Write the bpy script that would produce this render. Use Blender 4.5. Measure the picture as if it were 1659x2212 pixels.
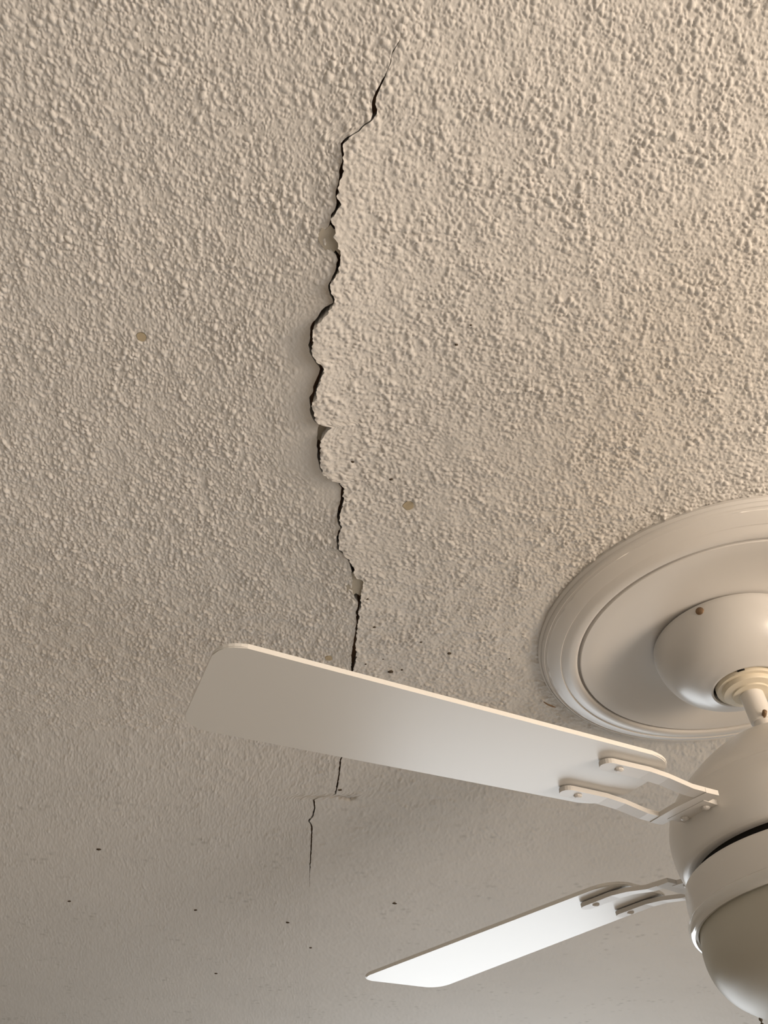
import bpy, bmesh, math, random
import numpy as np
from mathutils import Vector, Matrix

# ------------------------------------------------------------------ camera, light, exposure
scene = bpy.context.scene
for o in list(bpy.data.objects):
    bpy.data.objects.remove(o)
C = scene.collection
ZC = 2.44                       # ceiling height
CAM_Z = 1.84                    # camera height, 0.6 m under the ceiling
cam_data = bpy.data.cameras.new('camera')
cam_data.sensor_fit = 'VERTICAL'
cam_data.sensor_height = 24.0
cam_data.lens = 24.0 * 1660.0 / 2212.0
cam_data.clip_start = 0.02
cam = bpy.data.objects.new('camera', cam_data)
cam.location = (0, 0, CAM_Z)
cam.rotation_euler = (math.radians(90 + 48), 0, 0)
C.objects.link(cam)
scene.camera = cam

world = bpy.data.worlds.new('world')
scene.world = world
world.use_nodes = True
bg = world.node_tree.nodes['Background']
bg.inputs['Color'].default_value = (0.80, 0.90, 1.0, 1)
bg.inputs['Strength'].default_value = 1.0


def light(name, kind, loc, rot, energy, color, **kw):
    d = bpy.data.lights.new(name, kind)
    d.energy = energy
    d.color = color
    for k, v in kw.items():
        setattr(d, k, v)
    o = bpy.data.objects.new(name, d)
    o.location = loc
    o.rotation_euler = rot
    C.objects.link(o)
    return o


ROOM = (-2.2, 1.9, -1.9, 3.9)   # x0, x1, y0, y1
WIN = (-0.12, 1.30, 0.85, 2.10)  # window opening in the far wall: x0, x1, z0, z1
# daylight coming in through the far window
light('window_daylight', 'AREA', ((WIN[0] + WIN[1]) / 2, ROOM[3] + 0.10, (WIN[2] + WIN[3]) / 2),
      (math.radians(-90), 0, 0), 23.0, (0.95, 0.985, 1.0), shape='RECTANGLE',
      size=WIN[1] - WIN[0], size_y=WIN[3] - WIN[2])
# added warm fill for soft shadows, through an invented opening in the right wall
FILL_OPENING = (-1.75, -0.25, 0.15, 2.05)  # y0, y1, z0, z1
light('right_fill_light', 'AREA', (ROOM[1] + 0.10, (FILL_OPENING[0] + FILL_OPENING[1]) / 2, (FILL_OPENING[2] + FILL_OPENING[3]) / 2),
      (math.radians(90), 0, math.radians(90)), 33.0, (1.0, 0.935, 0.875), shape='RECTANGLE',
      size=FILL_OPENING[1] - FILL_OPENING[0], size_y=FILL_OPENING[3] - FILL_OPENING[2])
# warm shaded lamp standing by the right wall
light('room_lamp', 'POINT', (1.30, -0.25, 1.92), (0, 0, 0), 44.0, (1.0, 0.76, 0.52), shadow_soft_size=0.25)

vs = scene.view_settings
vs.view_transform = 'Standard'
vs.look = 'None'
vs.exposure = 0.02
vs.gamma = 1.0
vs.use_curve_mapping = False


# ------------------------------------------------------------------ helpers
def material(name, color, rough=0.5, spec=0.5, noise=None, bump=None, coat=0.0, metallic=0.0):
    """procedural material; noise=(scale, amount) mottles the colour, bump=(scale, strength, distance)"""
    m = bpy.data.materials.new(name)
    m.use_nodes = True
    nt = m.node_tree
    b = nt.nodes['Principled BSDF']
    b.inputs['Base Color'].default_value = (*color, 1)
    b.inputs['Roughness'].default_value = rough
    b.inputs['Specular IOR Level'].default_value = spec
    b.inputs['Metallic'].default_value = metallic
    b.inputs['Coat Weight'].default_value = coat
    tc = nt.nodes.new('ShaderNodeTexCoord')
    if noise:
        n = nt.nodes.new('ShaderNodeTexNoise')
        n.inputs['Scale'].default_value = noise[0]
        n.inputs['Detail'].default_value = 4
        nt.links.new(tc.outputs['Object'], n.inputs['Vector'])
        mx = nt.nodes.new('ShaderNodeMix')
        mx.data_type = 'RGBA'
        mx.inputs['A'].default_value = (*[c * (1 - noise[1]) for c in color], 1)
        mx.inputs['B'].default_value = (*[min(1, c * (1 + noise[1])) for c in color], 1)
        nt.links.new(n.outputs['Fac'], mx.inputs['Factor'])
        nt.links.new(mx.outputs['Result'], b.inputs['Base Color'])
    if bump:
        n = nt.nodes.new('ShaderNodeTexNoise')
        n.inputs['Scale'].default_value = bump[0]
        n.inputs['Detail'].default_value = 3
        nt.links.new(tc.outputs['Object'], n.inputs['Vector'])
        bp = nt.nodes.new('ShaderNodeBump')
        bp.inputs['Strength'].default_value = bump[1]
        bp.inputs['Distance'].default_value = bump[2]
        nt.links.new(n.outputs['Fac'], bp.inputs['Height'])
        nt.links.new(bp.outputs['Normal'], b.inputs['Normal'])
    return m


def new_obj(name, mesh, mat=None, parent=None, smooth=True, kind=None):
    o = bpy.data.objects.new(name, mesh)
    C.objects.link(o)
    if mat:
        mesh.materials.append(mat)
    if parent:
        o.parent = parent
    if smooth:
        mesh.polygons.foreach_set('use_smooth', [True] * len(mesh.polygons))
    if kind:
        o['kind'] = kind
    return o


def mesh_from_bm(name, bm):
    me = bpy.data.meshes.new(name)
    bmesh.ops.recalc_face_normals(bm, faces=bm.faces)
    bm.to_mesh(me)
    bm.free()
    return me


def lathe(name, profile, mat, parent=None, seg=128, sharp=35):
    """revolve (radius, drop) pairs about the z axis; drop counts downwards"""
    bm = bmesh.new()
    rings = []
    for r, d in profile:
        if r < 1e-6:
            rings.append([bm.verts.new((0, 0, -d))])
        else:
            rings.append([bm.verts.new((r * math.cos(2 * math.pi * k / seg), r * math.sin(2 * math.pi * k / seg), -d))
                          for k in range(seg)])
    for a, b in zip(rings[:-1], rings[1:]):
        for k in range(seg):
            k2 = (k + 1) % seg
            if len(a) == 1 and len(b) == 1:
                continue
            if len(a) == 1:
                bm.faces.new((a[0], b[k], b[k2]))
            elif len(b) == 1:
                bm.faces.new((a[k], b[0], a[k2]))
            else:
                bm.faces.new((a[k], b[k], b[k2], a[k2]))
    bmesh.ops.recalc_face_normals(bm, faces=bm.faces)
    for e in bm.edges:
        if len(e.link_faces) == 2 and e.calc_face_angle(0) > math.radians(sharp):
            e.smooth = False
    return new_obj(name, mesh_from_bm(name, bm), mat, parent)


def spline(pts, n):
    """Catmull-Rom resampling of (r, d) profile points"""
    P = [pts[0]] + list(pts) + [pts[-1]]
    out = []
    for i in range(1, len(P) - 2):
        p0, p1, p2, p3 = (Vector(p) for p in P[i - 1:i + 3])
        for k in range(n):
            t = k / n
            out.append(tuple(0.5 * ((2 * p1) + (p2 - p0) * t + (2 * p0 - 5 * p1 + 4 * p2 - p3) * t * t
                                    + (3 * p1 - p0 - 3 * p2 + p3) * t ** 3)))
    out.append(tuple(pts[-1]))
    return out


def box_mesh(name, x0, x1, y0, y1, z0, z1, bevel=0.0):
    bm = bmesh.new()
    bmesh.ops.create_cube(bm, size=1)
    for v in bm.verts:
        v.co = ((x0 + x1) / 2 + v.co.x * (x1 - x0), (y0 + y1) / 2 + v.co.y * (y1 - y0), (z0 + z1) / 2 + v.co.z * (z1 - z0))
    if bevel:
        bmesh.ops.bevel(bm, geom=bm.edges[:], offset=bevel, segments=2, affect='EDGES')
    return mesh_from_bm(name, bm)


def tube_mesh(name, pts, rad, seg=10, closed_ends=True):
    bm = bmesh.new()
    rings = []
    for i, p in enumerate(pts):
        p = Vector(p)
        a = Vector(pts[max(i - 1, 0)])
        b = Vector(pts[min(i + 1, len(pts) - 1)])
        t = (b - a).normalized()
        up = Vector((0, 0, 1)) if abs(t.z) < 0.9 else Vector((1, 0, 0))
        s = t.cross(up).normalized()
        w = s.cross(t)
        r = rad[i] if isinstance(rad, (list, tuple)) else rad
        rings.append([bm.verts.new(p + s * r * math.cos(2 * math.pi * k / seg) + w * r * math.sin(2 * math.pi * k / seg))
                      for k in range(seg)])
    for a, b in zip(rings[:-1], rings[1:]):
        for k in range(seg):
            bm.faces.new((a[k], a[(k + 1) % seg], b[(k + 1) % seg], b[k]))
    if closed_ends:
        bm.faces.new(rings[0])
        bm.faces.new(rings[-1][::-1])
    return mesh_from_bm(name, bm)


def tag(o, label, cat, group=None):
    o['label'] = label
    o['category'] = cat
    if group:
        o['group'] = group
    return o


# ------------------------------------------------------------------ the cracked popcorn ceiling
# edges of the crack as (y, x, sag) in metres: the left sheet and the hanging right sheet
CRACK_L = [
    (0.0724,0.0179,0), (0.0874,0.0153,0), (0.1027,0.0119,0.0001), (0.1098,0.0103,0.0002), (0.117,0.0052,0.0002), (0.1225,0.0043,0.0003), 
    (0.1302,0.0006,0.0003), (0.1378,-0.0047,0.0004), (0.1442,-0.0082,0.0004), (0.1492,-0.0091,0.0005), (0.1551,-0.0093,0.0005), (0.1577,-0.0102,0.0005), 
    (0.1626,-0.016,0.0006), (0.1656,-0.0193,0.0006), (0.1694,-0.0268,0.0007), (0.174,-0.0327,0.0007), (0.1779,-0.0321,0.0007), (0.1858,-0.0314,0.0008), 
    (0.1938,-0.0334,0.0009), (0.2019,-0.0347,0.001), (0.2069,-0.0368,0.0011), (0.2102,-0.037,0.0012), (0.217,-0.0364,0.0013), (0.223,-0.0398,0.0014), 
    (0.2273,-0.0414,0.0015), (0.2316,-0.0433,0.0016), (0.236,-0.0462,0.0016), (0.2414,-0.0486,0.0017), (0.2461,-0.0472,0.0018), (0.2507,-0.0439,0.0019), 
    (0.2553,-0.0386,0.002), (0.26,-0.0377,0.0021), (0.2648,-0.0392,0.0022), (0.2715,-0.0415,0.0023), (0.2764,-0.0437,0.0024), (0.2813,-0.0457,0.0024), 
    (0.2882,-0.0458,0.0026), (0.2912,-0.0439,0.0026), (0.2963,-0.0432,0.0027), (0.2999,-0.05,0.0028), (0.3035,-0.0536,0.0028), (0.3087,-0.0558,0.0029), 
    (0.3129,-0.0599,0.003), (0.3182,-0.063,0.003), (0.3236,-0.0636,0.003), (0.3324,-0.0654,0.003), (0.3425,-0.065,0.003), (0.3482,-0.0636,0.003), 
    (0.3539,-0.0614,0.003), (0.3574,-0.0586,0.003), (0.3597,-0.0572,0.003), (0.3715,-0.0616,0.003), (0.3776,-0.0644,0.003), (0.3836,-0.065,0.003), 
    (0.3898,-0.0691,0.003), (0.3986,-0.0687,0.003), (0.4062,-0.0696,0.003), (0.4152,-0.0657,0.003), (0.4204,-0.0644,0.003), (0.4233,-0.0643,0.003), 
    (0.4264,-0.0642,0.003), (0.4324,-0.0642,0.003), (0.4419,-0.0648,0.003), (0.4557,-0.0654,0.003), (0.47,-0.0639,0.0028), (0.4774,-0.0625,0.0026), 
    (0.4812,-0.059,0.0025), (0.488,-0.0525,0.0023), (0.4897,-0.0446,0.0023), (0.491,-0.0461,0.0023), (0.4973,-0.0434,0.0021), (0.5065,-0.0443,0.002), 
    (0.5174,-0.0459,0.002), (0.5252,-0.0475,0.002), (0.5332,-0.0489,0.002), (0.5413,-0.0489,0.002), (0.5478,-0.0468,0.002), (0.5511,-0.0454,0.002), 
    (0.5544,-0.0489,0.002), (0.5663,-0.0506,0.0019), (0.5749,-0.0512,0.0019), (0.5836,-0.0517,0.0018), (0.5898,-0.0459,0.0018), (0.6015,-0.039,0.0017), 
    (0.6107,-0.0369,0.0016), (0.6201,-0.0366,0.0016), (0.6296,-0.0379,0.0015), (0.6354,-0.0393,0.0015), (0.649,-0.0397,0.0014), (0.663,-0.0362,0.0014), 
    (0.669,-0.0307,0.0013), (0.6793,-0.0316,0.0013), (0.6876,-0.0334,0.0013), (0.7045,-0.0338,0.0012), (0.7218,-0.0348,0.0011), (0.7329,-0.0365,0.0011), 
    (0.751,-0.0391,0.001), (0.7648,-0.0422,0.001), (0.779,-0.0421,0.0009), (0.7911,-0.0418,0.0008), (0.8033,-0.0428,0.0008), (0.8157,-0.0402,0.0007), 
    (0.8284,-0.0449,0.0006), (0.8491,-0.0481,0.0005), (0.8735,-0.0485,0.0005), (0.924,-0.0463,0.0005), (0.9718,-0.0424,0.0005), (0.9842,-0.0477,0.0005), 
    (1.007,-0.0605,0.0005), (1.0212,-0.0654,0.0005), (1.0696,-0.0697,0.0005), (1.0962,-0.0733,0.0005), (1.1267,-0.0775,0.0005), (1.1327,-0.085,0.0005), 
    (1.1371,-0.1011,0.0004), (1.1446,-0.1121,0.0004), (1.1706,-0.1123,0.0004), (1.199,-0.1174,0.0003), (1.2167,-0.1254,0.0003), (1.2348,-0.1212,0.0003), 
    (1.2962,-0.1256,0.0002), (1.3614,-0.131,0.0001), (1.4171,-0.135,0), (1.5098,-0.1406,0), (2.3474,-0.1913,0), ]
CRACK_R = [
    (0.0724,0.0179,0), (0.0874,0.0153,0), (0.1027,0.0119,0.0002), (0.1098,0.0106,0.0003), (0.117,0.0058,0.0005), (0.1224,0.005,0.0005), 
    (0.1301,0.0014,0.0006), (0.1377,-0.0027,0.0008), (0.1441,-0.0063,0.0008), (0.1491,-0.0055,0.0009), (0.155,-0.0054,0.001), (0.1576,-0.0077,0.0011), 
    (0.1623,-0.0151,0.0015), (0.1653,-0.018,0.0017), (0.1691,-0.0243,0.0019), (0.1736,-0.0292,0.0022), (0.1774,-0.0294,0.0025), (0.1851,-0.0296,0.003), 
    (0.193,-0.0311,0.0035), (0.2009,-0.0322,0.004), (0.2058,-0.0333,0.0042), (0.2091,-0.0347,0.0043), (0.2158,-0.0332,0.0046), (0.2217,-0.0369,0.0048), 
    (0.2259,-0.0388,0.005), (0.2302,-0.0399,0.0051), (0.2346,-0.0386,0.0053), (0.2399,-0.0378,0.0055), (0.2445,-0.0366,0.0057), (0.249,-0.0357,0.0058), 
    (0.2536,-0.0346,0.006), (0.2582,-0.034,0.0063), (0.2628,-0.0351,0.0067), (0.2693,-0.037,0.0071), (0.274,-0.0401,0.0075), (0.2787,-0.0431,0.0078), 
    (0.2854,-0.0433,0.0082), (0.2884,-0.0407,0.0084), (0.2932,-0.0396,0.0088), (0.2967,-0.041,0.009), (0.3002,-0.0444,0.0092), (0.3052,-0.0497,0.0096), 
    (0.3092,-0.0532,0.0098), (0.3144,-0.0564,0.01), (0.3198,-0.0598,0.01), (0.3284,-0.0605,0.01), (0.3384,-0.0624,0.01), (0.344,-0.0613,0.01), 
    (0.3497,-0.0572,0.01), (0.3531,-0.0532,0.01), (0.3554,-0.0519,0.01), (0.3671,-0.0556,0.01), (0.373,-0.0587,0.01), (0.3791,-0.0595,0.01), 
    (0.3852,-0.0613,0.01), (0.3938,-0.0655,0.01), (0.4013,-0.0638,0.01), (0.4102,-0.0622,0.01), (0.4154,-0.0586,0.01), (0.4183,-0.0486,0.01), 
    (0.4213,-0.0521,0.01), (0.4272,-0.0563,0.01), (0.4366,-0.0594,0.01), (0.4503,-0.0611,0.01), (0.4648,-0.0603,0.0094), (0.4726,-0.0591,0.0085), 
    (0.4766,-0.0556,0.0081), (0.4838,-0.049,0.0074), (0.4856,-0.0414,0.0072), (0.487,-0.0435,0.007), (0.4937,-0.0399,0.0064), (0.5033,-0.0409,0.0058), 
    (0.5144,-0.0413,0.0054), (0.5225,-0.0444,0.0051), (0.5306,-0.0452,0.0048), (0.5389,-0.0456,0.0046), (0.5456,-0.0446,0.0044), (0.549,-0.0444,0.0042), 
    (0.5524,-0.0457,0.0041), (0.5643,-0.0472,0.004), (0.5728,-0.048,0.004), (0.5814,-0.0491,0.004), (0.5875,-0.044,0.004), (0.5991,-0.0369,0.004), 
    (0.6083,-0.0342,0.004), (0.6175,-0.0326,0.004), (0.627,-0.0307,0.004), (0.6327,-0.0237,0.004), (0.6464,-0.0242,0.0038), (0.6603,-0.0256,0.0037), 
    (0.6664,-0.0265,0.0037), (0.6766,-0.0269,0.0036), (0.6849,-0.0293,0.0035), (0.7018,-0.0298,0.0034), (0.7192,-0.0318,0.0033), (0.7303,-0.0324,0.0032), 
    (0.7484,-0.0353,0.003), (0.7624,-0.0338,0.0029), (0.7767,-0.0348,0.0027), (0.7889,-0.0377,0.0025), (0.8012,-0.039,0.0023), (0.8138,-0.0372,0.0021), 
    (0.8266,-0.0415,0.0019), (0.8476,-0.0459,0.0016), (0.8721,-0.0478,0.0015), (0.9227,-0.0456,0.0014), (0.9706,-0.041,0.0013), (0.983,-0.0453,0.0012), 
    (1.0058,-0.0567,0.0012), (1.0201,-0.0623,0.0012), (1.0686,-0.0669,0.0011), (1.0953,-0.0701,0.001), (1.1259,-0.0745,0.0009), (1.1318,-0.0835,0.0009), 
    (1.1363,-0.1003,0.0009), (1.1438,-0.1095,0.0009), (1.1699,-0.1092,0.0008), (1.1983,-0.114,0.0007), (1.2161,-0.1219,0.0006), (1.2342,-0.1177,0.0006), 
    (1.2958,-0.1228,0.0004), (1.3612,-0.1285,0.0002), (1.4171,-0.1342,0.0001), (1.5098,-0.1406,0), (2.3474,-0.1913,0), ]
PAPER = [(0.2342, 0.253, -0.0122, 0.0), (0.6216, 0.656, -0.0112, 0.0), (0.4193, 0.4407, -0.008, 0.0)]
X0, X1, Y0, Y1 = ROOM
rng = np.random.default_rng(7)


def hash2(i, j, k):
    h = (i.astype(np.int64) * 374761393 + j.astype(np.int64) * 668265263 + k * 2147483647) & 0xFFFFFFFF
    h = ((h ^ (h >> 13)) * 1274126177) & 0xFFFFFFFF
    h = ((h ^ (h >> 16)) * 2246822519) & 0xFFFFFFFF
    return ((h ^ (h >> 15)) & 0xFFFFFF) / float(0x1000000)


def vnoise(x, y, s, k):
    x = x / s
    y = y / s
    i = np.floor(x)
    j = np.floor(y)
    fx = x - i
    fy = y - j
    fx = fx * fx * (3 - 2 * fx)
    fy = fy * fy * (3 - 2 * fy)
    a = hash2(i, j, k)
    b = hash2(i + 1, j, k)
    c = hash2(i, j + 1, k)
    d = hash2(i + 1, j + 1, k)
    return (a * (1 - fx) + b * fx) * (1 - fy) + (c * (1 - fx) + d * fx) * fy


def blobs(x, y, cell, rmin, rmax, keep, k):
    """sprayed lumps: the highest of the round and stretched bumps scattered one to a cell"""
    ci = np.floor(x / cell)
    cj = np.floor(y / cell)
    h = np.zeros_like(x)
    for di in (-1, 0, 1):
        for dj in (-1, 0, 1):
            i = ci + di
            j = cj + dj
            px = (i + hash2(i, j, k)) * cell
            py = (j + hash2(i, j, k + 1)) * cell
            r = rmin + (rmax - rmin) * hash2(i, j, k + 2) ** 1.5
            ang = hash2(i, j, k + 3) * math.pi
            st = 1.0 + 0.55 * hash2(i, j, k + 4)
            dx = x - px
            dy = y - py
            u = (dx * np.cos(ang) + dy * np.sin(ang)) / (r * st)
            v = (-dx * np.sin(ang) + dy * np.cos(ang)) / r
            b = np.clip(1 - (u * u + v * v), 0, 1)
            b = np.sqrt(b) * b ** 0.15 * r * np.where(hash2(i, j, k + 5) < keep, 1.0, 0.0)
            h = np.maximum(h, b)
    return h


BARE = [(0.0250, 0.5240, 0.0058), (-0.2103, 0.3330, 0.0042), (-0.0692, 0.7793, 0.0045)]


def popcorn(x, y):
    """how far the sprayed texture hangs below the sheet"""
    wx = x + 0.0014 * (vnoise(x, y, 0.003, 30) - 0.5)
    wy = y + 0.0014 * (vnoise(x, y, 0.003, 31) - 0.5)
    dens = vnoise(x, y, 0.030, 40) * 0.5 + vnoise(x, y, 0.011, 50) * 0.5
    h = blobs(wx, wy, 0.0031, 0.0007, 0.0017, 0.60, 0) * (0.35 + 1.1 * dens)
    h = np.maximum(h, blobs(wx + 3.3, wy + 1.7, 0.0055, 0.0011, 0.0026, 0.50, 10) * (0.15 + 1.25 * dens))
    h = np.maximum(h, blobs(wx + 5.1, wy + 7.7, 0.0024, 0.0006, 0.0012, 0.50, 80) * 0.8)
    h = h + 0.0004 * vnoise(x, y, 0.0018, 20) + 0.0012 * vnoise(x, y, 0.014, 21)
    far = np.interp(y, [0.1, 0.3, 0.6, 0.8, 1.0, 1.4, 2.2], [0.80, 0.95, 1.15, 1.10, 0.78, 0.52, 0.36])
    h = h * far
    for bx, by, br in BARE:
        q = np.hypot(x - bx, y - by) / br
        h = h * np.clip((q - 0.9) / 0.35, 0, 1)
    return h


def depth(y):
    return np.maximum(y, 0.0) * math.cos(math.radians(48)) + 0.6 * math.sin(math.radians(48))


# rows run away from the camera, finer where the ceiling is close
ys = [Y0]
while ys[-1] < 0.0:
    ys.append(ys[-1] + (0.12 if ys[-1] < -0.35 else 0.03))
ys[-1] = 0.0
while ys[-1] < 2.55:
    t = float(depth(np.array(ys[-1])))
    ys.append(ys[-1] + (0.0014 if ys[-1] < 0.06 else 0.00062 * (t / 0.5) ** 1.5 * (1.0 if ys[-1] < 0.95 else 1.7)))
while ys[-1] < Y1 - 0.1:
    ys.append(ys[-1] + 0.06)
ys.append(Y1)
ys = np.array(ys)
NR = len(ys)


def edge(table):
    a = np.array(table)
    x = np.interp(ys, a[:, 0], a[:, 1])
    d = np.interp(ys, a[:, 0], a[:, 2])
    return x, d


xl, dl = edge(CRACK_L)
xr, dr = edge(CRACK_R)
gap = xr - xl
xl = xl + 0.22 * gap
jit = (vnoise(ys, ys * 0 + 0.3, 0.004, 60) - 0.5) * 0.0026 + (vnoise(ys, ys * 0 + 0.9, 0.0019, 61) - 0.5) * 0.0022
jit *= np.clip(dr / 0.004, 0.35, 1)
open_ = np.clip(gap / 0.0012, 0, 1)
xr = xr + jit * open_
xl = xl + (vnoise(ys, ys * 0 + 2.7, 0.0035, 62) - 0.5) * 0.0016 * open_
xr = np.maximum(xr, xl)
BRANCH = [(-0.0764, 1.1316), (-0.0672, 1.1375), (-0.0543, 1.1448), (-0.0447, 1.1389)]


SURFACE = []
SEAM = 0.010                     # the whole seam bellies down along the crack


def seam(y):
    return np.interp(y, [0.062, 0.087, 0.141, 0.239, 0.597, 0.857, 1.252, 2.6], [.3, .3, .7, 1, 1, .7, .3, 0])


def sheet(name, side, mat, parent):
    """one half of the ceiling skin, from the crack out to the wall (side -1 left, +1 right)"""
    t = depth(ys)
    xe = xl if side < 0 else xr
    de = dl if side < 0 else dr
    reach = 0.56 * t                                   # finely meshed out to here
    k = np.arange(-110, 111)
    w = np.exp(-(k / 45.0) ** 2)
    xs = np.convolve(np.pad(xe, 110, mode='edge'), w / w.sum(), mode='valid')   # smoothed course of the crack
    inner = np.abs(side * reach - xs)
    n_in = int((0.56 - side * 0.06) / 0.00118)
    f = np.linspace(0, 1, n_in)
    XX = xs[:, None] + side * inner[:, None] * f[None, :]
    far_f = np.clip(np.abs(XX - xs[:, None]) / (0.075 * t[:, None]), 0, 1)
    XX = XX + (xe - xs)[:, None] * (1 - far_f) ** 1.2   # the mesh follows the ragged edge only close by
    wall = X0 if side < 0 else X1
    g = np.linspace(0, 1, 26)[1:] ** 1.7
    edge_x = XX[:, -1:]
    XX = np.concatenate([XX, edge_x + (wall - edge_x) * g[None, :]], axis=1)
    YY = np.repeat(ys[:, None], XX.shape[1], axis=1)
    dist = np.abs(XX - xe[:, None])
    dist_s = np.maximum(side * (XX - xs[:, None]), 0)
    if side > 0:
        sag = de[:, None] * (0.35 * np.exp(-dist / 0.03) + 0.40 * np.exp(-dist_s / 0.035) + 0.25 * np.exp(-dist_s / 0.12))
    else:
        sag = de[:, None] * np.exp(-dist_s / 0.10)
    sag = sag + SEAM * seam(ys)[:, None] * np.exp(-dist_s / (0.11 if side < 0 else 0.17))
    sag = sag + 0.0025 * (vnoise(XX, YY, 0.30, 70) - 0.5)
    pc = popcorn(XX, YY)
    if side < 0:       # the skin left of the hanging lip has lost its texture for a few centimetres
        worn = np.interp(ys, [0.2, 0.29, 0.34, 0.50, 0.56], [0.0, 0.4, 0.85, 0.85, 0.0])[:, None]
        pc = pc * (1 - worn * np.exp(-(dist / 0.034) ** 2))
    # beyond the finely meshed area the same texture is carried by the material's relief
    outer = np.maximum(np.clip((np.abs(XX) / t[:, None] - 0.52) / 0.035, 0, 1), np.clip((0.06 - YY) / 0.03, 0, 1))
    outer = np.maximum(outer, np.clip((YY - 2.45) / 0.08, 0, 1))
    pc = pc * (1 - outer) + 0.0016 * outer * (YY < 1.2)
    down = sag + pc
    # short side branch of the far crack
    if side > 0:
        for (ax, ay), (bx, by) in zip(BRANCH[:-1], BRANCH[1:]):
            m = (np.abs(YY - 1.138) < 0.03) & (np.abs(XX + 0.06) < 0.04)
            px = XX[m] - ax
            py = YY[m] - ay
            L2 = (bx - ax) ** 2 + (by - ay) ** 2
            s = np.clip((px * (bx - ax) + py * (by - ay)) / L2, 0, 1)
            q = np.hypot(px - s * (bx - ax), py - s * (by - ay))
            down[m] -= 0.006 * np.exp(-(q / 0.0016) ** 2)
    ZZ = ZC - down
    # torn edge: the broken face of the sheet rises into the void and is undercut a little
    lip1 = np.stack([xe + side * 0.0006, ys, ZZ[:, 0] + 0.0030], 1)
    lip2 = np.stack([xe + side * 0.0016, ys, ZZ[:, 0] * 0 + ZC + 0.009], 1)
    P = np.stack([XX, YY, ZZ], 2)
    SURFACE.append((XX.ravel(), YY.ravel(), ZZ.ravel()))
    P = np.concatenate([lip2[:, None, :], lip1[:, None, :], P[:, :1, :], P], axis=1)
    nr, nc = P.shape[:2]
    idx = np.arange(nr * nc).reshape(nr, nc)
    q = np.stack([idx[:-1, :-1], idx[1:, :-1], idx[1:, 1:], idx[:-1, 1:]], 2)
    q = np.delete(q, 2, axis=1).reshape(-1, 4)         # broken face and skin meet at a sharp edge
    if side < 0:
        q = q[:, ::-1]
    me = bpy.data.meshes.new(name)
    me.vertices.add(nr * nc)
    me.vertices.foreach_set('co', P.reshape(-1).astype(np.float32))
    me.loops.add(q.size)
    me.loops.foreach_set('vertex_index', q.reshape(-1).astype(np.int32))
    me.polygons.add(len(q))
    me.polygons.foreach_set('loop_start', np.arange(0, q.size, 4, dtype=np.int32))
    me.polygons.foreach_set('loop_total', np.full(len(q), 4, dtype=np.int32))
    me.polygons.foreach_set('use_smooth', np.ones(len(q), dtype=bool))
    me.update(calc_edges=True)
    at = me.attributes.new('relief', 'FLOAT', 'POINT')
    at.data.foreach_set('value', np.concatenate([outer[:, :1], outer[:, :1], outer[:, :1], outer], 1).reshape(-1).astype(np.float32))
    me.materials.append(mat)
    me.materials.append(M_ceil_relief)
    wv = np.concatenate([outer[:, :1], outer[:, :1], outer[:, :1], outer], 1).reshape(-1)
    me.polygons.foreach_set('material_index', (wv[q].max(axis=1) > 0).astype(np.int32))
    o = bpy.data.objects.new(name, me)
    C.objects.link(o)
    o.parent = parent
    return o


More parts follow.
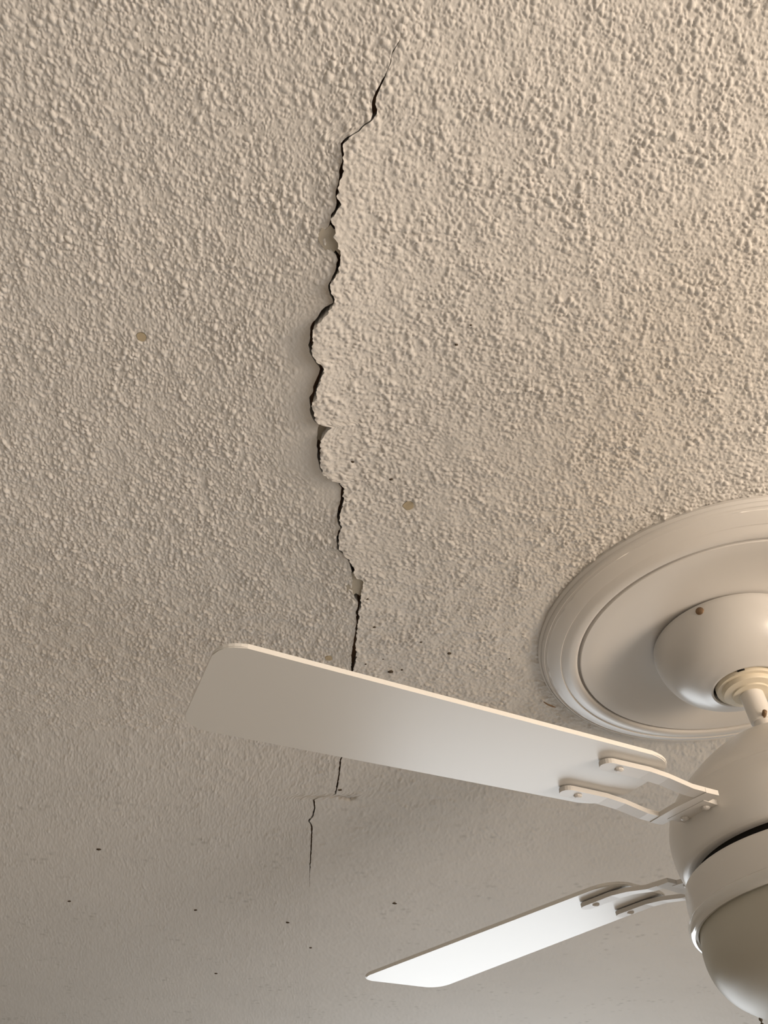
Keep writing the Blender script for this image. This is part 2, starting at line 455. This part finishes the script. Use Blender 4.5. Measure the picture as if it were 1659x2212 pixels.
def ceiling_material(relief):
    """one plaster; relief adds the popcorn as bump where the mesh is too coarse to carry it"""
    m = bpy.data.materials.new('popcorn_plaster')
    m.use_nodes = True
    nt = m.node_tree
    N = nt.nodes
    Lk = nt.links.new
    b = N['Principled BSDF']
    b.inputs['Roughness'].default_value = 0.75
    b.inputs['Specular IOR Level'].default_value = 0.25
    tc = N.new('ShaderNodeTexCoord')
    big = N.new('ShaderNodeTexNoise')
    big.inputs['Scale'].default_value = 7.0
    big.inputs['Detail'].default_value = 3
    Lk(tc.outputs['Object'], big.inputs['Vector'])
    base = N.new('ShaderNodeMix')
    base.data_type = 'RGBA'
    base.inputs['A'].default_value = (0.68, 0.655, 0.620, 1)
    base.inputs['B'].default_value = (0.75, 0.722, 0.683, 1)
    Lk(big.outputs['Fac'], base.inputs['Factor'])
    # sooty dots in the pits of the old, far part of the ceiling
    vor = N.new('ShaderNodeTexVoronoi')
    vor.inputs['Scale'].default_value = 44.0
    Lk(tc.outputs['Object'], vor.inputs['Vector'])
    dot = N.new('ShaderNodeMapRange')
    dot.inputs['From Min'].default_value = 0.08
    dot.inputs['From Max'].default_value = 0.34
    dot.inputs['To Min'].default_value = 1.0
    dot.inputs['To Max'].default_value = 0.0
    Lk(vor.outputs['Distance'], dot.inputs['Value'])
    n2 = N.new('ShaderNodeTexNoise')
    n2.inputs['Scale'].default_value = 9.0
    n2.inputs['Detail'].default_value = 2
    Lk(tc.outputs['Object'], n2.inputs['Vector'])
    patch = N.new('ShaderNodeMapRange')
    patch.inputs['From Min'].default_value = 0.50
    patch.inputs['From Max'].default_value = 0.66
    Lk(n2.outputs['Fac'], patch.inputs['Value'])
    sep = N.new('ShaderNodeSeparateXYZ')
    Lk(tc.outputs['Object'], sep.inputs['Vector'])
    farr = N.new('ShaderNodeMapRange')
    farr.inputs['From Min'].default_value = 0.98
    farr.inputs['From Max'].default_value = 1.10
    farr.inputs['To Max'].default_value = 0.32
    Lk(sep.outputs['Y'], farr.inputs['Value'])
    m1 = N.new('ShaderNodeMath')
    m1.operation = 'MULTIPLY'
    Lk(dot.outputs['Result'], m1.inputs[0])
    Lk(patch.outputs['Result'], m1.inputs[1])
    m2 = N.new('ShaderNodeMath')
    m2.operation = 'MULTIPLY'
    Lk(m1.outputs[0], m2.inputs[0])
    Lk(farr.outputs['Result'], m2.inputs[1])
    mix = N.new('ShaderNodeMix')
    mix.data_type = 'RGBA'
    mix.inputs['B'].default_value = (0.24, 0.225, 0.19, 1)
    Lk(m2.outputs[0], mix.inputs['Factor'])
    Lk(base.outputs['Result'], mix.inputs['A'])
    Lk(mix.outputs['Result'], b.inputs['Base Color'])
    fine = N.new('ShaderNodeTexNoise')
    fine.inputs['Scale'].default_value = 520.0
    fine.inputs['Detail'].default_value = 2
    Lk(tc.outputs['Object'], fine.inputs['Vector'])
    bp = N.new('ShaderNodeBump')
    bp.inputs['Strength'].default_value = 0.35
    bp.inputs['Distance'].default_value = 0.0008
    Lk(fine.outputs['Fac'], bp.inputs['Height'])
    Lk(bp.outputs['Normal'], b.inputs['Normal'])
    if not relief:
        return m
    at = N.new('ShaderNodeAttribute')
    at.attribute_name = 'relief'
    v1 = N.new('ShaderNodeTexVoronoi')
    v1.inputs['Scale'].default_value = 205.0
    v2 = N.new('ShaderNodeTexVoronoi')
    v2.inputs['Scale'].default_value = 330.0
    Lk(tc.outputs['Object'], v1.inputs['Vector'])
    Lk(tc.outputs['Object'], v2.inputs['Vector'])
    mn = N.new('ShaderNodeMath')
    mn.operation = 'MINIMUM'
    Lk(v1.outputs['Distance'], mn.inputs[0])
    Lk(v2.outputs['Distance'], mn.inputs[1])
    inv = N.new('ShaderNodeMapRange')
    inv.inputs['From Min'].default_value = 0.05
    inv.inputs['From Max'].default_value = 0.55
    inv.inputs['To Min'].default_value = 1.0
    inv.inputs['To Max'].default_value = 0.0
    Lk(mn.outputs[0], inv.inputs['Value'])
    fade = N.new('ShaderNodeMapRange')
    fade.inputs['From Min'].default_value = 0.8
    fade.inputs['From Max'].default_value = 1.5
    fade.inputs['To Min'].default_value = 0.75
    fade.inputs['To Max'].default_value = 0.30
    Lk(sep.outputs['Y'], fade.inputs['Value'])
    st = N.new('ShaderNodeMath')
    st.operation = 'MULTIPLY'
    Lk(at.outputs['Fac'], st.inputs[0])
    Lk(fade.outputs['Result'], st.inputs[1])
    bp2 = N.new('ShaderNodeBump')
    bp2.inputs['Distance'].default_value = 0.0022
    Lk(st.outputs[0], bp2.inputs['Strength'])
    Lk(inv.outputs['Result'], bp2.inputs['Height'])
    Lk(bp.outputs['Normal'], bp2.inputs['Normal'])
    Lk(bp2.outputs['Normal'], b.inputs['Normal'])
    return m


M_ceil = ceiling_material(False)
M_ceil_relief = ceiling_material(True)
M_void = material('dark_ceiling_void', (0.40, 0.27, 0.18), 0.9, 0.1, noise=(30, 0.2))
M_paper = material('grey_board_paper', (0.47, 0.43, 0.36), 0.85, 0.2, noise=(60, 0.08))
M_bare = material('tan_bare_spot', (0.50, 0.42, 0.29), 0.8, 0.2, noise=(200, 0.12))
M_speck = material('dark_speck', (0.09, 0.07, 0.05), 0.9, 0.1, noise=(400, 0.3))
M_wall = material('cream_wall_paint', (0.52, 0.51, 0.48), 0.8, 0.3, noise=(5, 0.03), bump=(60, 0.1, 0.002))
M_floor = material('tan_floor', (0.36, 0.31, 0.26), 0.6, 0.4, noise=(4, 0.12))
M_trim = material('white_trim_paint', (0.78, 0.77, 0.74), 0.4, 0.5, noise=(8, 0.02))

ceiling = new_obj('ceiling', box_mesh('ceiling', X0, X1, Y0, Y1, ZC + 0.010, ZC + 0.06), M_void, None, False, 'structure')
ceiling['label'] = 'cracked popcorn plaster ceiling with a hanging lip'
sheet('ceiling_sheet', -1, M_ceil, ceiling)
sheet('ceiling_sheet', +1, M_ceil, ceiling)


def surface_z(x, y):
    """height of the ceiling skin at a point"""
    best = None
    for a, b, c in SURFACE:
        d = (a - x) ** 2 + (b - y) ** 2
        i = int(d.argmin())
        if best is None or d[i] < best[0]:
            best = (d[i], float(c[i]))
    return best[1]


def patch_mesh(name, pts, z, thick=0.0012):
    bm = bmesh.new()
    lo = [bm.verts.new((x, y, z)) for x, y in pts]
    hi = [bm.verts.new((x, y, z + thick)) for x, y in pts]
    bm.faces.new(lo)
    bm.faces.new(hi[::-1])
    for i in range(len(pts)):
        j = (i + 1) % len(pts)
        bm.faces.new((lo[i], lo[j], hi[j], hi[i]))
    return mesh_from_bm(name, bm)


# torn paper face of the board showing inside the wide parts of the crack
def gap_patch(ya, yb, z, inset=0.0):
    n = 9
    yy = np.linspace(ya, yb, n)
    a = np.array(CRACK_L)
    b = np.array(CRACK_R)
    pl = np.interp(yy, a[:, 0], a[:, 1]) - 0.003
    pr = np.interp(yy, b[:, 0], b[:, 1]) + 0.004 - inset
    pts = [(float(x), float(y)) for x, y in zip(pl, yy)]
    for k, w in ((0.25, 0.0022), (0.45, -0.0012), (0.7, 0.0030)):      # torn far end
        pts.append((float(pl[-1] + (pr[-1] - pl[-1]) * k), float(yb + w)))
    pts += [(float(x), float(y)) for x, y in zip(pr[::-1], yy[::-1])]
    for k, w in ((0.7, 0.0012), (0.5, -0.0026), (0.2, 0.0016)):        # torn near end
        pts.append((float(pl[0] + (pr[0] - pl[0]) * k), float(ya + w)))
    return patch_mesh('torn_paper', pts, z)


for ya, yb, dz, ins in PAPER:
    new_obj('torn_paper', gap_patch(ya, yb, ZC + dz, ins), M_paper, ceiling, False)

# bare tan spots where the texture has dropped off
rnd = random.Random(3)
for bx, by, br in BARE:
    pts = []
    for k in range(14):
        a = 2 * math.pi * k / 14
        r = br * (0.86 + 0.2 * rnd.random())
        pts.append((bx + r * math.cos(a), by + r * math.sin(a)))
    new_obj('bare_spot', patch_mesh('bare_spot', pts, surface_z(bx, by) - 0.0013, 0.002), M_bare, ceiling, False)

SPECKS = [(0.0739, 0.32, 0.00103), (-0.0302, 0.4619, 0.00137), (0.0072, 0.487, 0.00163), (-0.019, 0.6627, 0.00135),
          (-0.0114, 0.7138, 0.00141), (0.0452, 0.748, 0.00145), (-0.0009, 0.7802, 0.00119), (0.0086, 0.8061, 0.0030),
          (0.0228, 0.8032, 0.00152), (-0.0231, 0.7868, 0.0012), (0.0813, 0.7718, 0.0022), (0.158, 0.7859, 0.00121),
          (-0.6053, 1.5468, 0.00267), (-0.3704, 1.5918, 0.003), (-0.1567, 1.7892, 0.00286), (-0.384, 1.9576, 0.003),
          (-0.0683, 1.1125, 0.00306), (0.021, 1.5557, 0.0038), (-0.4939, 1.3245, 0.0037), (0.0627, 0.3378, 0.00125),
          (-0.1935, 1.6507, 0.0032)]
for sx, sy, sr in SPECKS:
    bm = bmesh.new()
    bmesh.ops.create_icosphere(bm, subdivisions=1, radius=1)
    for v in bm.verts:
        f = 0.75 + 0.5 * rnd.random()
        v.co = (v.co.x * sr * f * 1.3, v.co.y * sr * f, v.co.z * sr * 0.6)
    o = new_obj('speck', mesh_from_bm('speck', bm), M_speck, ceiling)
    o.location = (sx, sy, surface_z(sx, sy) - 0.0003)

# ------------------------------------------------------------------ the rest of the room
T = 0.12
new_obj('floor', box_mesh('floor', X0, X1, Y0, Y1, -0.1, 0.0), M_floor, None, False, 'structure')
new_obj('wall_left', box_mesh('wall_left', X0 - T, X0, Y0, Y1, 0, ZC + 0.06), M_wall, None, False, 'structure')
bm = bmesh.new()
for (b0, b1, c0, c1) in ((Y0, FILL_OPENING[0], 0, ZC + 0.06), (FILL_OPENING[1], Y1, 0, ZC + 0.06),
                         (FILL_OPENING[0], FILL_OPENING[1], 0, FILL_OPENING[2]), (FILL_OPENING[0], FILL_OPENING[1], FILL_OPENING[3], ZC + 0.06)):
    g = bmesh.ops.create_cube(bm, size=1)
    for v in g['verts']:
        v.co = (X1 + T / 2 + v.co.x * T, (b0 + b1) / 2 + v.co.y * (b1 - b0), (c0 + c1) / 2 + v.co.z * (c1 - c0))
new_obj('wall_right', mesh_from_bm('wall_right', bm), M_wall, None, False, 'structure')
new_obj('wall_near', box_mesh('wall_near', X0 - T, X1 + T, Y0 - T, Y0, 0, ZC + 0.06), M_wall, None, False, 'structure')
bm = bmesh.new()
for (a0, a1, c0, c1) in ((X0 - T, WIN[0], 0, ZC + 0.06), (WIN[1], X1 + T, 0, ZC + 0.06),
                         (WIN[0], WIN[1], 0, WIN[2]), (WIN[0], WIN[1], WIN[3], ZC + 0.06)):
    g = bmesh.ops.create_cube(bm, size=1)
    for v in g['verts']:
        v.co = ((a0 + a1) / 2 + v.co.x * (a1 - a0), Y1 + T / 2 + v.co.y * T, (c0 + c1) / 2 + v.co.z * (c1 - c0))
new_obj('wall_far', mesh_from_bm('wall_far', bm), M_wall, None, False, 'structure')
win = new_obj('window_1', box_mesh('window_1', WIN[0] - 0.06, WIN[1] + 0.06, Y1 - 0.03, Y1, WIN[2] - 0.05, WIN[2]), M_trim, None, False, 'structure')
for a0, a1, c0, c1 in ((WIN[0] - 0.05, WIN[0], WIN[2], WIN[3] + 0.05), (WIN[1], WIN[1] + 0.05, WIN[2], WIN[3] + 0.05),
                       (WIN[0], WIN[1], WIN[3], WIN[3] + 0.05)):
    new_obj('window_frame', box_mesh('window_frame', a0, a1, Y1 - 0.02, Y1, c0, c1), M_trim, win, False)

# ------------------------------------------------------------------ medallion and ceiling fan
FX, FY = 0.4194, 0.7416
M_med = material('white_medallion_plastic', (0.69, 0.665, 0.635), 0.36, 0.5, noise=(12, 0.03))
M_fan = material('white_fan_enamel', (0.78, 0.755, 0.72), 0.30, 0.5, noise=(10, 0.02))
M_canopy = material('white_canopy_enamel', (0.64, 0.62, 0.595), 0.28, 0.5, noise=(10, 0.02))
M_cream = material('cream_hanger_plastic', (0.74, 0.66, 0.52), 0.45, 0.4, noise=(40, 0.04))
M_dark = material('black_motor_gap', (0.012, 0.010, 0.008), 0.7, 0.2, noise=(60, 0.2))
M_screw = material('brown_screw', (0.22, 0.14, 0.08), 0.5, 0.5, noise=(300, 0.2), metallic=0.4)
M_blade = material('white_fan_blade', (0.76, 0.74, 0.70), 0.36, 0.50, noise=(6, 0.03))
M_arm = material('white_blade_arm', (0.72, 0.69, 0.65), 0.4, 0.5, noise=(30, 0.04))
M_rim = material('polished_fitter_rim', (0.70, 0.69, 0.66), 0.12, 0.7, noise=(10, 0.02), coat=0.5)
M_chain = material('bronze_chain', (0.16, 0.13, 0.09), 0.4, 0.5, noise=(500, 0.2), metallic=0.8)

ZM = ZC - 0.0025
med_profile = ([(0.10, 0.0), (0.229, 0.0), (0.2292, 0.0035), (0.2268, 0.0062), (0.2262, 0.0052), (0.2245, 0.0080), (0.2225, 0.0092),
                (0.2215, 0.0082), (0.2190, 0.0100)]
               + spline([(0.2190, 0.0100), (0.213, 0.0128), (0.2075, 0.0150), (0.2040, 0.0162)], 4)
               + spline([(0.2030, 0.0150), (0.199, 0.0168), (0.193, 0.0188), (0.1865, 0.0190), (0.1835, 0.0172)], 5)
               + [(0.1828, 0.0120), (0.1808, 0.0118), (0.1800, 0.0168)]
               + spline([(0.1790, 0.0176), (0.165, 0.0165), (0.145, 0.0130), (0.120, 0.0095), (0.100, 0.0080), (0.080, 0.0078)], 5))
med = lathe('ceiling_medallion', med_profile, M_med, None, 192)
med.location = (FX, FY, ZM)
tag(med, 'round white stepped medallion on the popcorn ceiling around the fan canopy', 'medallion')
twig = new_obj('dust_fibre', tube_mesh('dust_fibre', [(-0.2085, 0.1245, -0.0105), (-0.203, 0.1275, -0.0125), (-0.197, 0.129, -0.0145), (-0.193, 0.1285, -0.0165)],
                                       [0.0006, 0.0011, 0.0013, 0.0006], 6), M_screw, med)

fan = bpy.data.objects.new('ceiling_fan', None)
fan.location = (FX, FY, ZC)
C.objects.link(fan)
tag(fan, 'white five-blade ceiling fan with frosted bowl light hanging from the ceiling', 'ceiling fan')

canopy = lathe('canopy', [(0.080, 0.0125), (0.0885, 0.0128)] + spline([(0.0903, 0.0138), (0.0912, 0.019), (0.0905, 0.028), (0.0875, 0.041), (0.081, 0.054), (0.071, 0.064),
                                 (0.057, 0.0715), (0.046, 0.0755), (0.0405, 0.0775)], 5)
               + [(0.0385, 0.0772), (0.0378, 0.072), (0.0378, 0.060)], M_canopy, fan, 160)
scr_a = math.radians(-130)
bm = bmesh.new()
bmesh.ops.create_cone(bm, cap_ends=True, segments=20, radius1=0.0052, radius2=0.0045, depth=0.003)
scr = new_obj('screw', mesh_from_bm('screw', bm), M_screw, canopy)
scr.location = (0.0905 * math.cos(scr_a), 0.0905 * math.sin(scr_a), -0.023)
scr.rotation_euler = (0, math.radians(97), scr_a)
hang = lathe('hanger_collar', [(0.0, 0.060), (0.0345, 0.062), (0.0355, 0.072), (0.0355, 0.0775), (0.0345, 0.0795), (0.0305, 0.0800),
                               (0.0300, 0.0835), (0.0290, 0.0850), (0.0215, 0.0865), (0.0205, 0.0880), (0.0125, 0.0885)], M_cream, fan, 96)
for a in (-120, -30, 60, 150):
    o = new_obj('collar_slot', box_mesh('collar_slot', -0.004, 0.004, -0.001, 0.001, -0.0025, 0.0025, 0.0003), M_dark, hang)
    o.location = (0.0355 * math.cos(math.radians(a)), 0.0355 * math.sin(math.radians(a)), -0.0752)
    o.rotation_euler = (0, 0, math.radians(a + 90))
lathe('downrod', [(0.0, 0.075), (0.0128, 0.075), (0.0128, 0.1235), (0.0120, 0.1245), (0.0, 0.1245)], M_fan, fan, 48)
lathe('rod_coupling', [(0.0, 0.122), (0.0105, 0.122), (0.0105, 0.152), (0.0, 0.152)], M_fan, fan, 32)
o = new_obj('rod_bolt', tube_mesh('rod_bolt', [(-0.004, -0.019, -0.1225), (0.004, 0.019, -0.1225)], 0.0024, 10), M_screw, fan)

motor = lathe('motor_housing', [(0.0, 0.144), (0.022, 0.144), (0.030, 0.1455)]
              + spline([(0.034, 0.1470), (0.055, 0.156), (0.083, 0.176), (0.106, 0.197), (0.120, 0.212), (0.126, 0.222)], 5)
              + [(0.1268, 0.2225), (0.1275, 0.2265)]
              + spline([(0.1300, 0.232), (0.1325, 0.243), (0.1330, 0.256), (0.1315, 0.268), (0.1290, 0.2755), (0.1255, 0.2790)], 5)
              + [(0.120, 0.2795), (0.10, 0.2795)], M_fan, fan, 160)
lathe('motor_gap', [(0.10, 0.272), (0.117, 0.272), (0.117, 0.292), (0.10, 0.292)], M_dark, fan, 96)
lathe('switch_housing', [(0.10, 0.2895), (0.1265, 0.2895), (0.1290, 0.2900), (0.1308, 0.2915)]
      + spline([(0.1315, 0.2940), (0.1325, 0.302), (0.1328, 0.312), (0.1328, 0.319)], 4)
      + [(0.1345, 0.3195), (0.1345, 0.3215), (0.10, 0.3215)], M_fan, fan, 160)
rim = lathe('fitter_rim', [(0.125, 0.3200)] + spline([(0.1345, 0.3215), (0.1368, 0.3235), (0.1372, 0.3275), (0.1358, 0.3310), (0.1330, 0.3325)], 4)
            + [(0.1300, 0.3318), (0.1295, 0.325)], M_rim, fan, 160)

mb = bpy.data.materials.new('frosted_bowl_glass')
mb.use_nodes = True
nt = mb.node_tree
pb = nt.nodes['Principled BSDF']
pb.inputs['Base Color'].default_value = (0.66, 0.64, 0.57, 1)
pb.inputs['Roughness'].default_value = 0.38
pb.inputs['Specular IOR Level'].default_value = 0.5
tr = nt.nodes.new('ShaderNodeBsdfTranslucent')
tr.inputs['Color'].default_value = (0.66, 0.63, 0.54, 1)
mxs = nt.nodes.new('ShaderNodeMixShader')
mxs.inputs[0].default_value = 0.35
nt.links.new(pb.outputs[0], mxs.inputs[1])
nt.links.new(tr.outputs[0], mxs.inputs[2])
nt.links.new(mxs.outputs[0], nt.nodes['Material Output'].inputs['Surface'])
tcb = nt.nodes.new('ShaderNodeTexCoord')
nb = nt.nodes.new('ShaderNodeTexNoise')
nb.inputs['Scale'].default_value = 300
nt.links.new(tcb.outputs['Object'], nb.inputs['Vector'])
bpb = nt.nodes.new('ShaderNodeBump')
bpb.inputs['Strength'].default_value = 0.08
bpb.inputs['Distance'].default_value = 0.0005
nt.links.new(nb.outputs['Fac'], bpb.inputs['Height'])
nt.links.new(bpb.outputs['Normal'], pb.inputs['Normal'])
bowl = lathe('light_bowl', spline([(0.1265, 0.324), (0.1292, 0.334), (0.1305, 0.346), (0.1295, 0.358), (0.1250, 0.370), (0.1150, 0.381),
                                   (0.097, 0.390), (0.070, 0.3965), (0.035, 0.400), (0.0, 0.401)], 6), mb, fan, 160)

# blades and their forked arms
PITCH = math.radians(6.5)
R0, R1 = 0.195, 0.612


def blade_mesh():
    out = []
    w0, w1 = 0.060, 0.074

    def corner(cx, cy, r, a0, a1, n=7):
        for k in range(n + 1):
            a = math.radians(a0 + (a1 - a0) * k / n)
            out.append((cx + r * math.cos(a), cy + r * math.sin(a)))
    corner(R1 - 0.022, w1 - 0.022, 0.022, 90, 0)
    corner(R1 - 0.022, -w1 + 0.022, 0.022, 0, -90)
    corner(R0 + 0.03, -w0 + 0.03, 0.03, -90, -180)
    corner(R0 + 0.03, w0 - 0.03, 0.03, 180, 90)
    bm = bmesh.new()
    lo = [bm.verts.new((x, y, -0.002)) for x, y in out]
    hi = [bm.verts.new((x, y, 0.002)) for x, y in out]
    bm.faces.new(lo)
    bm.faces.new(hi)
    n = len(out)
    for i in range(n):
        j = (i + 1) % n
        bm.faces.new((lo[i], lo[j], hi[j], hi[i]))
    es = [e for e in bm.edges if abs(e.verts[0].co.z - e.verts[1].co.z) < 1e-6]
    bmesh.ops.bevel(bm, geom=es, offset=0.0009, segments=2, affect='EDGES')
    return mesh_from_bm('blade', bm)


def arm_mesh():
    """flat forked iron: mounting foot, two prongs and a pad under the blade"""
    bm = bmesh.new()

    def bar(pts, w, t=0.0045):
        lo, hi = [], []
        rows = []
        for i, p in enumerate(pts):
            p = Vector(p)
            a = Vector(pts[max(i - 1, 0)])
            b = Vector(pts[min(i + 1, len(pts) - 1)])
            d = (b - a)
            s = Vector((-d.y, d.x, 0)).normalized() * (w[i] / 2)
            rows.append([bm.verts.new(p + s + Vector((0, 0, t / 2))), bm.verts.new(p - s + Vector((0, 0, t / 2))),
                         bm.verts.new(p - s - Vector((0, 0, t / 2))), bm.verts.new(p + s - Vector((0, 0, t / 2)))])
        for r0, r1 in zip(rows[:-1], rows[1:]):
            for k in range(4):
                bm.faces.new((r0[k], r0[(k + 1) % 4], r1[(k + 1) % 4], r1[k]))
        bm.faces.new(rows[0])
        bm.faces.new(rows[-1][::-1])
    bar([(0.105, 0, -0.014), (0.135, 0, -0.014), (0.148, 0, -0.0135)], [0.046, 0.050, 0.052])
    bar([(0.150, -0.041, -0.0132), (0.150, 0, -0.0132), (0.150, 0.041, -0.0132)], [0.014, 0.018, 0.014])
    for s in (-1, 1):
        pts = [(0.145, s * 0.033, -0.0132), (0.170, s * 0.033, -0.0120), (0.195, s * 0.033, -0.0075), (0.215, s * 0.033, -0.0057), (0.252, s * 0.033, -0.0057)]
        wid = [0.016, 0.015, 0.016, 0.017, 0.017]
        for k in range(1, 6):
            a = k / 5 * math.pi / 2
            pts.append((0.252 + 0.0085 * math.sin(a), s * 0.033, -0.0057))
            wid.append(max(0.017 * math.cos(a), 0.001))
        bar(pts, wid)
    return mesh_from_bm('blade_arm', bm)


me_blade, me_arm = blade_mesh(), arm_mesh()
me_blade.materials.append(M_blade)
me_arm.materials.append(M_arm)
bm = bmesh.new()
bmesh.ops.create_uvsphere(bm, u_segments=10, v_segments=6, radius=0.0042)
for v in bm.verts:
    v.co.z *= 0.5
me_scr = mesh_from_bm('arm_screw', bm)
me_scr.materials.append(M_arm)
for k in range(5):
    ang = math.radians(-158.0 - 71.5 * k)
    mat = Matrix.Translation((0, 0, -0.237 - (0.005 if k == 1 else 0))) @ Matrix.Rotation(ang, 4, 'Z') @ Matrix.Rotation(-PITCH, 4, 'X')
    b = bpy.data.objects.new('blade', me_blade)
    C.objects.link(b)
    b.parent = fan
    b.matrix_local = mat
    a = bpy.data.objects.new('blade_arm', me_arm)
    C.objects.link(a)
    a.parent = fan
    a.matrix_local = mat
    for sx, sy, sz in ((0.137, 0.015, -0.0165), (0.137, -0.015, -0.0165), (0.242, 0.033, -0.008), (0.242, -0.033, -0.008)):
        s = bpy.data.objects.new('arm_screw', me_scr)
        C.objects.link(s)
        s.parent = a
        s.location = (sx, sy, sz)

# pull chain hanging behind the bowl
cx, cy = 0.371 - FX, 0.878 - FY
bm = bmesh.new()
z = -0.326
while z > -0.62:
    bmesh.ops.create_uvsphere(bm, u_segments=8, v_segments=6, radius=0.0019, matrix=Matrix.Translation((cx, cy, z)))
    z -= 0.0046
bmesh.ops.create_cone(bm, segments=6, radius1=0.0006, radius2=0.0006, depth=0.294, matrix=Matrix.Translation((cx, cy, -0.473)))
new_obj('pull_chain', mesh_from_bm('pull_chain', bm), M_chain, fan)
